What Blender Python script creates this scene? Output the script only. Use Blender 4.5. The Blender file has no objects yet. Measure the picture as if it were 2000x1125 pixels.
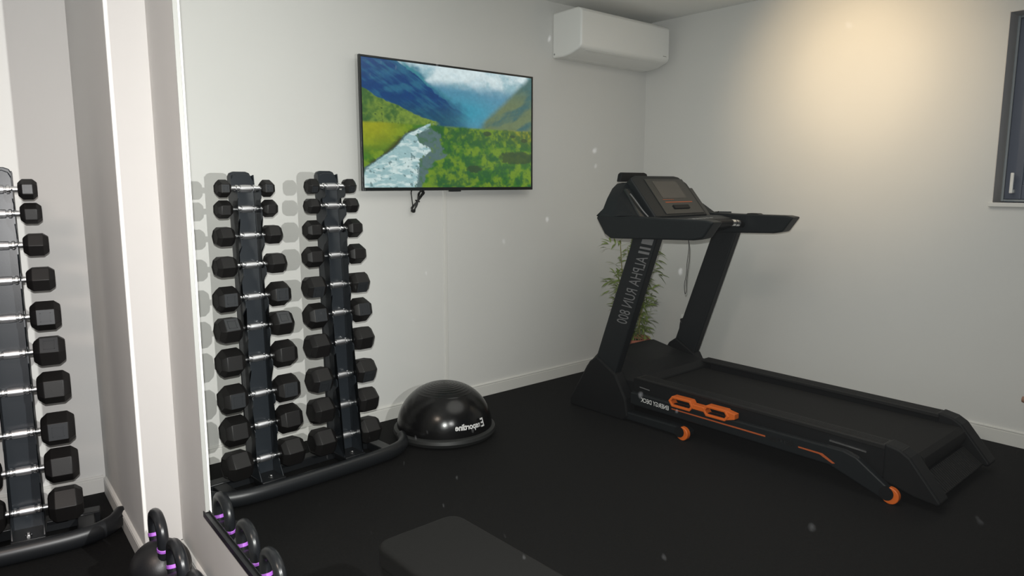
import bpy, bmesh, math, random
import numpy as np
from mathutils import Vector, Matrix, noise

R = math.radians
PI = math.pi
sc = bpy.context.scene
C = sc.collection

# ------------------------------------------------------------------ camera, world, lights, exposure
H = 1.34
cd = bpy.data.cameras.new('camera')
cam = bpy.data.objects.new('camera', cd)
C.objects.link(cam)
cd.sensor_width = 36.0
cd.lens = 1395.0 / 2000.0 * 36.0
cd.clip_start = 0.02
cam.location = (0, 0, H)
cam.rotation_euler = (R(90 - 8.32), 0, R(-41.25))
sc.camera = cam

sc.view_settings.view_transform = 'Standard'
sc.view_settings.look = 'None'
sc.view_settings.gamma = 1.0
sc.view_settings.use_curve_mapping = False
sc.view_settings.exposure = 0.0

w = bpy.data.worlds.new('dusk')
sc.world = w
w.use_nodes = True
bg = w.node_tree.nodes['Background']
bg.inputs[0].default_value = (0.52, 0.66, 1.0, 1)
bg.inputs[1].default_value = 0.10

# the mirror plane: d = distance along MN (pointing into the reflected room), s = distance along MD
MA = R(3.3)
MD = Vector((math.sin(MA), math.cos(MA), 0))
MN = Vector((math.cos(MA), -math.sin(MA), 0))
DM = 0.536


def refl(p):
    p = Vector(p)
    return p - MN * (2 * (p.dot(MN) - DM))


def light(name, kind, loc, energy, color=(1, 1, 1), target=None, **kw):
    l = bpy.data.lights.new(name, kind)
    l.energy = energy
    l.color = color
    for k, v in kw.items():
        setattr(l, k, v)
    o = bpy.data.objects.new(name, l)
    C.objects.link(o)
    o.location = loc
    if target is not None:
        o.rotation_euler = (Vector(target) - Vector(loc)).to_track_quat('-Z', 'Y').to_euler()
    return o


# the camera flash, and the same flash as the mirror returns it
FL = Vector((0.0, 0.02, H + 0.07))
FT = Vector((0.60, 0.80, H - 0.10))
light('flash', 'SPOT', FL, 272, (1.0, 0.985, 0.97), FT, spot_size=R(125), spot_blend=1.0, shadow_soft_size=0.012)
light('flash_returned', 'SPOT', refl(FL), 272, (1.0, 0.985, 0.97), refl(FT), spot_size=R(125), spot_blend=1.0, shadow_soft_size=0.012)
# ceiling spots, an added ambient fill and a warm lamp
WARM = (1.0, 0.72, 0.42)
light('ceiling_spot', 'SPOT', (2.95, 1.88, 2.42), 58, WARM, (4.28, 1.88, 1.95), spot_size=R(72), spot_blend=1.0, shadow_soft_size=0.04)
light('ceiling_spot', 'SPOT', (2.95, 1.88, 2.42), 16, WARM, (4.28, 1.88, 1.97), spot_size=R(40), spot_blend=1.0, shadow_soft_size=0.04)
light('ceiling_lamp_and_fill', 'AREA', (2.5, 1.5, 2.46), 16, (1.0, 0.97, 0.93), (2.5, 1.5, 0), shape='DISK', size=1.9)  # added fill standing in for flash bounced off the ceiling, not a fixture
light('ceiling_lamp_and_fill', 'AREA', (-0.7, 1.1, 2.44), 31, (1.0, 0.80, 0.68), (-0.7, 1.1, 0), shape='DISK', size=0.6)


# ------------------------------------------------------------------ materials
def principled(name, col, rough=0.5, metal=0.0, spec=0.5, coat=0.0, bump=None, vary=None, sheen=0):
    m = bpy.data.materials.new(name)
    m.use_nodes = True
    nt = m.node_tree
    b = nt.nodes['Principled BSDF']
    b.inputs['Base Color'].default_value = (*col, 1)
    b.inputs['Roughness'].default_value = rough
    b.inputs['Metallic'].default_value = metal
    b.inputs['Specular IOR Level'].default_value = spec
    b.inputs['Coat Weight'].default_value = coat
    b.inputs['Sheen Weight'].default_value = sheen
    tc = None
    if bump or vary:
        tc = nt.nodes.new('ShaderNodeTexCoord')
    if vary:  # (scale, amount)
        n = nt.nodes.new('ShaderNodeTexNoise')
        n.inputs['Scale'].default_value = vary[0]
        n.inputs['Detail'].default_value = 5
        nt.links.new(tc.outputs['Object'], n.inputs['Vector'])
        r = nt.nodes.new('ShaderNodeValToRGB')
        a = vary[1]
        r.color_ramp.elements[0].position = 0.3
        r.color_ramp.elements[1].position = 0.7
        r.color_ramp.elements[0].color = (*[c * (1 - a) for c in col], 1)
        r.color_ramp.elements[1].color = (*[min(1, c * (1 + a)) for c in col], 1)
        nt.links.new(n.outputs['Fac'], r.inputs['Fac'])
        nt.links.new(r.outputs['Color'], b.inputs['Base Color'])
    if bump:  # (scale, strength, distance)
        n = nt.nodes.new('ShaderNodeTexNoise')
        n.inputs['Scale'].default_value = bump[0]
        n.inputs['Detail'].default_value = 4
        nt.links.new(tc.outputs['Object'], n.inputs['Vector'])
        bp = nt.nodes.new('ShaderNodeBump')
        bp.inputs['Strength'].default_value = bump[1]
        bp.inputs['Distance'].default_value = bump[2]
        nt.links.new(n.outputs['Fac'], bp.inputs['Height'])
        nt.links.new(bp.outputs['Normal'], b.inputs['Normal'])
    return m


M = {}
M['wall'] = principled('painted_plaster', (0.66, 0.655, 0.635), 0.75, spec=0.3, bump=(9, 0.25, 0.004), vary=(1.3, 0.015))
M['ceiling'] = principled('ceiling_paint', (0.84, 0.84, 0.82), 0.9, spec=0.2)
M['skirting'] = principled('skirting_paint', (0.68, 0.67, 0.64), 0.45)
M['rubber_floor'] = principled('rubber_floor', (0.0045, 0.0045, 0.0046), 0.8, spec=0.18, bump=(180, 0.25, 0.002), vary=(120, 0.35))
M['black_metal'] = principled('black_powder_coat', (0.0085, 0.0095, 0.011), 0.38, spec=0.45)
M['rack_metal'] = principled('rack_powder_coat', (0.017, 0.021, 0.026), 0.33, spec=0.55, bump=(300, 0.1, 0.0005))
M['rubber'] = principled('head_rubber', (0.0062, 0.0056, 0.0056), 0.5, spec=0.38, bump=(120, 0.15, 0.0008))
M['rubber_plate'] = principled('head_plate', (0.022, 0.024, 0.027), 0.42, spec=0.5)
M['chrome'] = principled('chrome', (0.92, 0.92, 0.93), 0.27, metal=1.0)
M['knurl'] = principled('knurled_chrome', (0.74, 0.74, 0.76), 0.38, metal=1.0, bump=(900, 0.6, 0.0006))
M['steel'] = principled('bolt_steel', (0.6, 0.6, 0.6), 0.25, metal=1.0)
M['iron'] = principled('cast_iron_black', (0.011, 0.011, 0.012), 0.42, spec=0.5, bump=(200, 0.25, 0.0008))
M['handle_iron'] = principled('handle_black', (0.01, 0.011, 0.013), 0.3, spec=0.5)
M['purple'] = principled('purple_band', (0.36, 0.11, 0.55), 0.45)
M['white_plastic'] = principled('white_plastic', (0.80, 0.80, 0.78), 0.35)
M['grey_plastic'] = principled('grey_plastic', (0.32, 0.32, 0.31), 0.5)
M['bezel'] = principled('tv_bezel', (0.009, 0.012, 0.013), 0.28)
M['cable'] = principled('black_cable', (0.008, 0.008, 0.008), 0.45)
M['tread_black'] = principled('treadmill_plastic', (0.006, 0.0065, 0.0072), 0.55, spec=0.22)
M['tread_panel'] = principled('treadmill_console_plastic', (0.008, 0.0105, 0.012), 0.45, spec=0.24)
M['tread_frame'] = principled('treadmill_frame_metal', (0.008, 0.010, 0.0115), 0.5, spec=0.25)
M['belt'] = principled('running_belt', (0.007, 0.0069, 0.0067), 0.7, spec=0.2, bump=(260, 0.3, 0.001))
M['rail_top'] = principled('foot_rail_ribbed', (0.011, 0.011, 0.011), 0.55, spec=0.3)
M['orange'] = principled('orange_plastic', (0.62, 0.125, 0.016), 0.42)
M['orange_line'] = principled('orange_print', (0.40, 0.085, 0.022), 0.5)
M['print_grey'] = principled('grey_print', (0.13, 0.13, 0.135), 0.5)
M['print_white'] = principled('white_print', (0.66, 0.66, 0.66), 0.5)
M['print_dark'] = principled('dark_print', (0.003, 0.003, 0.003), 0.5)
M['red'] = principled('red_plastic', (0.35, 0.012, 0.02), 0.4)
M['display'] = principled('display_grey', (0.05, 0.047, 0.043), 0.22)
M['dome'] = principled('dome_rubber', (0.005, 0.005, 0.0052), 0.22, spec=0.38, bump=(16, 0.12, 0.006))
M['dome_base'] = principled('dome_base', (0.017, 0.018, 0.018), 0.5)
M['pad'] = principled('bench_vinyl', (0.0042, 0.0041, 0.004), 0.65, spec=0.18, bump=(220, 0.3, 0.0006))
M['terracotta'] = principled('terracotta', (0.40, 0.13, 0.08), 0.75, vary=(18, 0.2))
M['soil'] = principled('soil', (0.03, 0.02, 0.014), 0.95, bump=(60, 0.8, 0.01))
M['leaf'] = principled('bamboo_leaf', (0.20, 0.27, 0.07), 0.5, vary=(14, 0.55))
M['stem'] = principled('bamboo_stem', (0.22, 0.2, 0.07), 0.55)
M['reveal'] = principled('window_reveal', (0.58, 0.55, 0.52), 0.7)
M['sash'] = principled('anthracite_sash', (0.085, 0.10, 0.14), 0.4)
M['sash_edge'] = principled('sash_gasket', (0.30, 0.33, 0.35), 0.4)
M['wood'] = principled('warm_wood', (0.30, 0.17, 0.12), 0.5, vary=(20, 0.25))

# window glass: clear, a little shiny
m = bpy.data.materials.new('window_glass'); m.use_nodes = True
b = m.node_tree.nodes['Principled BSDF']
b.inputs['Base Color'].default_value = (0.55, 0.6, 0.68, 1)
b.inputs['Roughness'].default_value = 0.03
b.inputs['Alpha'].default_value = 0.35
M['glass'] = m

# mirror pane: faint green tint with dust flecks and smudges caught by the flash
m = bpy.data.materials.new('dusty_mirror_pane'); m.use_nodes = True
nt = m.node_tree
nt.nodes.clear()
out = nt.nodes.new('ShaderNodeOutputMaterial')
tr = nt.nodes.new('ShaderNodeBsdfTransparent')
tr.inputs[0].default_value = (0.945, 0.965, 0.945, 1)
di = nt.nodes.new('ShaderNodeBsdfDiffuse')
di.inputs[0].default_value = (0.85, 0.88, 0.9, 1)
mx = nt.nodes.new('ShaderNodeMixShader')
tc = nt.nodes.new('ShaderNodeTexCoord')
mp = nt.nodes.new('ShaderNodeMapping')
mp.inputs['Scale'].default_value = (1, 1.0, 1.0)
nt.links.new(tc.outputs['Object'], mp.inputs[0])
wn = nt.nodes.new('ShaderNodeTexNoise'); wn.inputs['Scale'].default_value = 90
nt.links.new(mp.outputs[0], wn.inputs[0])
va = nt.nodes.new('ShaderNodeVectorMath'); va.operation = 'MULTIPLY_ADD'
va.inputs[1].default_value = (0.006,) * 3
nt.links.new(wn.outputs['Color'], va.inputs[0]); nt.links.new(mp.outputs[0], va.inputs[2])
vo = nt.nodes.new('ShaderNodeTexVoronoi')
vo.inputs['Scale'].default_value = 26
nt.links.new(va.outputs[0], vo.inputs['Vector'])
# keep a random minority of cells, small spot at each
sp = nt.nodes.new('ShaderNodeMapRange'); sp.inputs[1].default_value = 0.03; sp.inputs[2].default_value = 0.115
sp.inputs[3].default_value = 1; sp.inputs[4].default_value = 0
nt.links.new(vo.outputs['Distance'], sp.inputs[0])
sx = nt.nodes.new('ShaderNodeSeparateColor'); nt.links.new(vo.outputs['Color'], sx.inputs[0])
gt = nt.nodes.new('ShaderNodeMapRange'); gt.inputs[1].default_value = 0.62; gt.inputs[2].default_value = 1.0
gt.inputs[3].default_value = 0.0; gt.inputs[4].default_value = 1
nt.links.new(sx.outputs[0], gt.inputs[0])
# denser away from the pier end (object x runs along the mirror, from its far end)
sxyz = nt.nodes.new('ShaderNodeSeparateXYZ'); nt.links.new(tc.outputs['Object'], sxyz.inputs[0])
dn = nt.nodes.new('ShaderNodeMapRange'); dn.inputs[1].default_value = 0.35; dn.inputs[2].default_value = 1.3
dn.inputs[3].default_value = 0.0; dn.inputs[4].default_value = 1
nt.links.new(sxyz.outputs[0], dn.inputs[0])
m1 = nt.nodes.new('ShaderNodeMath'); m1.operation = 'MULTIPLY'
nt.links.new(sp.outputs[0], m1.inputs[0]); nt.links.new(gt.outputs[0], m1.inputs[1])
m2 = nt.nodes.new('ShaderNodeMath'); m2.operation = 'MULTIPLY'
nt.links.new(m1.outputs[0], m2.inputs[0]); nt.links.new(dn.outputs[0], m2.inputs[1])
m3 = nt.nodes.new('ShaderNodeMath'); m3.operation = 'MULTIPLY_ADD'
m3.inputs[1].default_value = 0.028; m3.inputs[2].default_value = 0.0006
nt.links.new(m2.outputs[0], m3.inputs[0])
nt.links.new(m3.outputs[0], mx.inputs[0])
nt.links.new(tr.outputs[0], mx.inputs[1]); nt.links.new(di.outputs[0], mx.inputs[2])
nt.links.new(mx.outputs[0], out.inputs[0])
M['mirror_pane'] = m

# ceiling and walls get faint mottling only


# ------------------------------------------------------------------ mesh helpers
def tagit(o, label=None, cat=None, group=None, kind=None):
    if label: o['label'] = label
    if cat: o['category'] = cat
    if group: o['group'] = group
    if kind: o['kind'] = kind
    return o


def obj(name, bm, mat, parent=None, world=False, loc=None, smooth=30, bevel=0, seg=2):
    """one mesh object; world=True: vertices are given in world space under an unrotated parent"""
    if world and parent is not None:
        off = Vector(parent.location)
        p = parent.parent
        while p is not None:
            off += Vector(p.location); p = p.parent
        bmesh.ops.translate(bm, verts=bm.verts, vec=-off)
    bmesh.ops.recalc_face_normals(bm, faces=bm.faces)
    me = bpy.data.meshes.new(name)
    bm.to_mesh(me)
    bm.free()
    if mat is not None:
        me.materials.append(mat if not isinstance(mat, str) else M[mat])
    if smooth:
        for p in me.polygons:
            p.use_smooth = True
        me.set_sharp_from_angle(angle=R(smooth))
    o = bpy.data.objects.new(name, me)
    C.objects.link(o)
    if parent is not None:
        o.parent = parent
    if loc is not None:
        o.location = loc
    if bevel:
        md = o.modifiers.new('bevel', 'BEVEL')
        md.width = bevel
        md.segments = seg
        md.limit_method = 'ANGLE'
        md.angle_limit = R(35)
        md.harden_normals = False
    return o


def thing(name, loc, rz=0, **kw):
    o = bpy.data.objects.new(name, None)
    C.objects.link(o)
    o.location = loc
    o.rotation_euler = (0, 0, rz)
    o.empty_display_size = 0.05
    return tagit(o, **kw)


def NB():
    return bmesh.new()


def box(bm, lo, hi, mat=None):
    vs = [bm.verts.new((x, y, z)) for x in (lo[0], hi[0]) for y in (lo[1], hi[1]) for z in (lo[2], hi[2])]
    for f in ((0, 1, 3, 2), (4, 6, 7, 5), (0, 4, 5, 1), (2, 3, 7, 6), (0, 2, 6, 4), (1, 5, 7, 3)):
        bm.faces.new([vs[i] for i in f])
    if mat is not None:
        bmesh.ops.transform(bm, matrix=mat, verts=vs)
    return vs


def prism(bm, pts, fn, a, b):
    """polygon pts extruded; fn(u, v, t) -> xyz"""
    A = [bm.verts.new(fn(u, v, a)) for u, v in pts]
    B = [bm.verts.new(fn(u, v, b)) for u, v in pts]
    n = len(pts)
    bm.faces.new(A)
    bm.faces.new(B[::-1])
    for i in range(n):
        bm.faces.new([A[i], A[(i + 1) % n], B[(i + 1) % n], B[i]])
    return A + B


YZ = lambda u, v, t: (t, u, v)


def tube(bm, pts, r, n=10, closed=False, flat=1.0, upv=(0, 0, 1)):
    pts = [Vector(p) for p in pts]
    N = len(pts)
    rr = r if isinstance(r, (list, tuple)) else [r] * N
    rings = []
    prev = None
    for i, p in enumerate(pts):
        if closed:
            t = (pts[(i + 1) % N] - pts[i - 1]).normalized()
        else:
            t = (pts[min(i + 1, N - 1)] - pts[max(i - 1, 0)]).normalized()
        if prev is None:
            u = Vector(upv)
            if abs(u.dot(t)) > 0.95:
                u = Vector((1, 0, 0))
            u = (u - t * u.dot(t)).normalized()
        else:
            u = (prev - t * prev.dot(t)).normalized()
        prev = u
        v = t.cross(u)
        rings.append([bm.verts.new(p + (u * math.cos(2 * PI * k / n) + v * math.sin(2 * PI * k / n) * flat) * rr[i]) for k in range(n)])
    for i in range(N if closed else N - 1):
        a, b_ = rings[i], rings[(i + 1) % N]
        for k in range(n):
            bm.faces.new([a[k], a[(k + 1) % n], b_[(k + 1) % n], b_[k]])
    if not closed:
        bm.faces.new(rings[0][::-1])
        bm.faces.new(rings[-1])


def lathe(bm, prof, n=32, fn=None, cap=True):
    """prof [(r, z)]; fn maps local xyz"""
    fn = fn or (lambda x, y, z: (x, y, z))
    rings = []
    for r, z in prof:
        if r < 1e-6:
            rings.append([bm.verts.new(fn(0, 0, z))])
        else:
            rings.append([bm.verts.new(fn(r * math.cos(2 * PI * k / n), r * math.sin(2 * PI * k / n), z)) for k in range(n)])
    for a, b_ in zip(rings, rings[1:]):
        if len(a) == 1 and len(b_) == 1:
            continue
        for k in range(n):
            k2 = (k + 1) % n
            if len(a) == 1:
                bm.faces.new([a[0], b_[k2], b_[k]])
            elif len(b_) == 1:
                bm.faces.new([a[k], a[k2], b_[0]])
            else:
                bm.faces.new([a[k], a[k2], b_[k2], b_[k]])
    if cap:
        if len(rings[0]) > 1: bm.faces.new(rings[0][::-1])
        if len(rings[-1]) > 1: bm.faces.new(rings[-1])


def text_bm(s, size, fn, bold=0.0, spacing=1.0, sx=1.0):
    """text outline mesh; fn(u, v) -> xyz, origin at the start of the baseline"""
    cu = bpy.data.curves.new('t', 'FONT')
    cu.body = s
    cu.size = size
    cu.offset = bold
    cu.space_character = spacing
    cu.resolution_u = 3
    o = bpy.data.objects.new('t', cu)
    C.objects.link(o)
    dg = bpy.context.evaluated_depsgraph_get()
    dg.update()
    me = o.evaluated_get(dg).to_mesh()
    bm = NB()
    bm.from_mesh(me)
    o.evaluated_get(dg).to_mesh_clear()
    bpy.data.objects.remove(o)
    bpy.data.curves.remove(cu)
    bmesh.ops.triangulate(bm, faces=bm.faces)
    for v in bm.verts:
        v.co = Vector(fn(v.co.x * sx, v.co.y))
    return bm


def smooth_path(pts, k=6):
    """Catmull-Rom"""
    P = [Vector(p) for p in pts]
    P = [P[0] * 2 - P[1]] + P + [P[-1] * 2 - P[-2]]
    out = []
    for i in range(1, len(P) - 2):
        for j in range(k):
            t = j / k
            a, b_, c, d = P[i - 1], P[i], P[i + 1], P[i + 2]
            out.append(0.5 * ((2 * b_) + (c - a) * t + (2 * a - 5 * b_ + 4 * c - d) * t * t + (3 * b_ - a - 3 * c + d) * t ** 3))
    out.append(P[-2])
    return out


# ------------------------------------------------------------------ the room
CZ = 2.492
YB = 3.437                                      # wall with the television, beyond the mirror
WO = Vector((4.33, YB, 0))                      # far corner
WD = Vector((-0.0218, -0.99976, 0))             # along the right wall, towards the viewer
WI = Vector((-0.99976, 0.0218, 0))              # from the right wall into the room
def W(s, off, z): return WO + WD * s + WI * off + Vector((0, 0, z))
def MP(d, s, z): return MN * d + MD * s + Vector((0, 0, z))

bm = NB(); box(bm, (-3.6, -3.2, -0.06), (4.9, 4.4, 0)); tagit(obj('floor', bm, 'rubber_floor', smooth=0), kind='structure')
bm = NB(); box(bm, (-3.6, -3.2, CZ), (4.9, 4.4, CZ + 0.06)); tagit(obj('ceiling', bm, 'ceiling', smooth=0), kind='structure')

bm = NB(); box(bm, (0.66, YB, 0), (4.55, YB + 0.12, CZ)); tagit(obj('wall_back', bm, 'wall', smooth=0), kind='structure')

# right wall with the window opening
w_s0, w_s1, w_z0, w_z1 = 2.288, 3.15, 1.245, 2.18
def wallpiece(bm, s0, s1, z0, z1, o0=0.0, o1=-0.2):
    prism(bm, [(s0, z0), (s1, z0), (s1, z1), (s0, z1)], lambda u, v, t: W(u, t, v), o0, o1)
bm = NB()
wallpiece(bm, 0, w_s0, 0, CZ); wallpiece(bm, w_s1, 6.4, 0, CZ)
wallpiece(bm, w_s0, w_s1, 0, w_z0); wallpiece(bm, w_s0, w_s1, w_z1, CZ)
tagit(obj('wall_right', bm, 'wall', smooth=0), kind='structure')

# wall carrying the mirror (opening where the mirror hangs) and the thicker pier
M_S, M_Z0, M_Z1 = 2.232, 0.332, 2.36
def mprism(bm, d0, d1, s0, s1, z0, z1):
    prism(bm, [(s0, z0), (s1, z0), (s1, z1), (s0, z1)], lambda u, v, t: MP(t, u, v), d0, d1)
bm = NB()
mprism(bm, 0.549, 0.555, -3.0, 2.63, 0, M_Z0 - 0.013)
mprism(bm, 0.549, 0.555, M_S - 0.001, 2.63, M_Z0 - 0.013, CZ)
mprism(bm, 0.549, 0.555, -3.0, M_S, M_Z1, CZ)
tagit(obj('wall_middle', bm, 'wall', smooth=0), kind='structure')
bm = NB()
S_P = 2.63
prism(bm, [(0.4285, S_P), (0.6405, S_P), (0.6405, 3.50), (0.4285, 3.50)], lambda u, v, t: MP(u, v, t), 0, CZ)
tagit(obj('wall_pier', bm, 'wall', smooth=0, bevel=0.004), kind='structure')

# real wall behind the rack at the left
LA = R(-6.6)
RC = Vector((0.627, 3.428, 0))
LD = Vector((-math.cos(LA), -math.sin(LA), 0))       # to the left along the wall
LNn = Vector((math.sin(-LA), math.cos(LA), 0))       # away from the viewer
def LW(s, off, z): return RC + LD * s + LNn * off + Vector((0, 0, z))
bm = NB()
prism(bm, [(-0.06, 0), (4.2, 0), (4.2, CZ), (-0.06, CZ)], lambda u, v, t: LW(u, t, v), 0.0, 0.1)
tagit(obj('wall_left', bm, 'wall', smooth=0), kind='structure')

# baseboards with a small lip along the top
BP = [(0, 0), (0.012, 0), (0.012, 0.066), (0.009, 0.068), (0.009, 0.071), (0.012, 0.073), (0.012, 0.078), (0.006, 0.083), (0, 0.083)]
def baseboard(name, fn, s0, s1):
    bm = NB(); prism(bm, BP, fn, s0, s1)
    return tagit(obj(name, bm, 'skirting', smooth=0), kind='structure')
baseboard('baseboard_back', lambda o, z, s: (s, YB - o, z), 0.75, 4.33)
baseboard('baseboard_right', lambda o, z, s: W(s, o, z), 0.0, 6.2)
BP = [(o, z * 0.9) for o, z in BP]
baseboard('baseboard_left', lambda o, z, s: LW(s, -o, z), 0.01, 4.0)
baseboard('baseboard_pier', lambda o, z, s: MP(0.4285 - o, s, z), S_P - 0.012, 3.43)
baseboard('baseboard_pier_end', lambda o, z, s: MP(s, S_P - o, z), 0.4175, 0.549).name = 'trim_3'
baseboard('baseboard_middle', lambda o, z, s: MP(0.549 - o, s, z), -2.9, S_P)
# slim cable duct down the wall under the television
bm = NB(); box(bm, (2.474, YB - 0.006, 0.083), (2.498, YB, 1.33)); tagit(obj('trim_1', bm, 'skirting', smooth=0, bevel=0.0025), kind='structure')

# window: dark sash and pane set deep in the reveal, pale sill
wr = thing('window_1', W((w_s0 + w_s1) / 2, 0, w_z0), kind='structure')
bm = NB()
def wbox(bm, s0, s1, z0, z1, o0, o1): prism(bm, [(s0, z0), (s1, z0), (s1, z1), (s0, z1)], lambda u, v, t: W(u, t, v), o0, o1)
# reveal lining
wbox(bm, w_s0 - 0.001, w_s0 + 0.003, w_z0, w_z1, 0.0005, -0.19)
wbox(bm, w_s1 - 0.003, w_s1 + 0.001, w_z0, w_z1, 0.0005, -0.19)
wbox(bm, w_s0, w_s1, w_z1 - 0.003, w_z1 + 0.001, 0.0005, -0.19)
obj('reveal_lining', bm, 'reveal', wr, world=True, smooth=0)
bm = NB()
def frame_ring(bm, s0, s1, z0, z1, wd, o0, o1):
    wbox(bm, s0, s0 + wd, z0, z1, o0, o1); wbox(bm, s1 - wd, s1, z0, z1, o0, o1)
    wbox(bm, s0 + wd, s1 - wd, z0, z0 + wd, o0, o1); wbox(bm, s0 + wd, s1 - wd, z1 - wd, z1, o0, o1)
frame_ring(bm, w_s0 + 0.003, w_s1 - 0.003, w_z0 + 0.002, w_z1 - 0.003, 0.012, -0.118, -0.17)
obj('window_frame', bm, 'sash_edge', wr, world=True, smooth=0, bevel=0.003)
bm = NB()
frame_ring(bm, w_s0 + 0.018, w_s1 - 0.018, w_z0 + 0.014, w_z1 - 0.018, 0.075, -0.112, -0.165)
obj('window_sash', bm, 'sash', wr, world=True, smooth=0, bevel=0.004)
bm = NB(); wbox(bm, w_s0 + 0.09, w_s1 - 0.09, w_z0 + 0.085, w_z1 - 0.09, -0.135, -0.141)
obj('pane', bm, 'glass', wr, world=True, smooth=0)
bm = NB()
wbox(bm, w_s0 + 0.046, w_s0 + 0.066, w_z0 + 0.045, w_z0 + 0.065, -0.085, -0.113)
wbox(bm, w_s0 + 0.048, w_s0 + 0.064, w_z0 + 0.045, w_z0 + 0.15, -0.075, -0.088)
obj('window_handle', bm, 'white_plastic', wr, world=True, smooth=0, bevel=0.004)
bm = NB(); wbox(bm, w_s0 - 0.012, w_s1 + 0.03, w_z0 - 0.022, w_z0, 0.02, -0.18)
obj('window_sill', bm, 'skirting', wr, world=True, smooth=0, bevel=0.003)

# ------------------------------------------------------------------ the wall mirror
mr = thing('wall_mirror', MP(DM, 1.0, M_Z0), label='large frameless wall mirror hung on the white wall beside the pier, above the kettlebells', cat='mirror')
bm = NB()
g = thing('x', (0, 0, 0)); bpy.data.objects.remove(g)
# pane built in its own frame: x from the pier end towards the viewer, y across, z up
pane_bm = NB()
vs = [pane_bm.verts.new(p) for p in ((0.0, 0, 0.008), (4.6, 0, 0.008), (4.6, 0, M_Z1 - M_Z0), (0.0, 0, M_Z1 - M_Z0))]
pane_bm.faces.new(vs)
p = obj('mirror_glass', pane_bm, 'mirror_pane', mr, smooth=0)
p.location = MP(DM, M_S, M_Z0) - mr.location
p.rotation_euler = (0, 0, R(-90 - 3.3))
bm = NB()
prism(bm, [(0.530, -0.014), (0.5485, -0.014), (0.5485, 0.004), (0.546, 0.004), (0.546, -0.003), (0.533, -0.003), (0.533, 0.004), (0.530, 0.004)],
      lambda u, v, t: MP(u, t, M_Z0 + v), -2.3, M_S + 0.004)
obj('bottom_channel', bm, 'black_metal', mr, world=True, smooth=0)
bm = NB(); mprism(bm, 0.5365, 0.5485, M_S - 0.0005, M_S + 0.0015, M_Z0, M_Z1)
obj('polished_edge', bm, 'grey_plastic', mr, world=True, smooth=0)

# ------------------------------------------------------------------ dumbbell racks
TW = 0.206
RO = Vector((1.386, 3.03, 0))
LEAN = 0.045
RYAW = R(3.0)
ZS1 = [1.319, 1.232, 1.118, 0.991, 0.853, 0.721, 0.581, 0.422, 0.28, 0.126]
ZS2 = [1.327, 1.237, 1.128, 1.004, 0.864, 0.730, 0.588, 0.427, 0.279, 0.127]
DIA = [0.067, 0.069, 0.080, 0.086, 0.098, 0.105, 0.109, 0.113, 0.117, 0.121]
HL = [0.060, 0.068, 0.080, 0.090, 0.098, 0.102, 0.108, 0.110, 0.112, 0.115]
GRIP = 0.132


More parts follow.
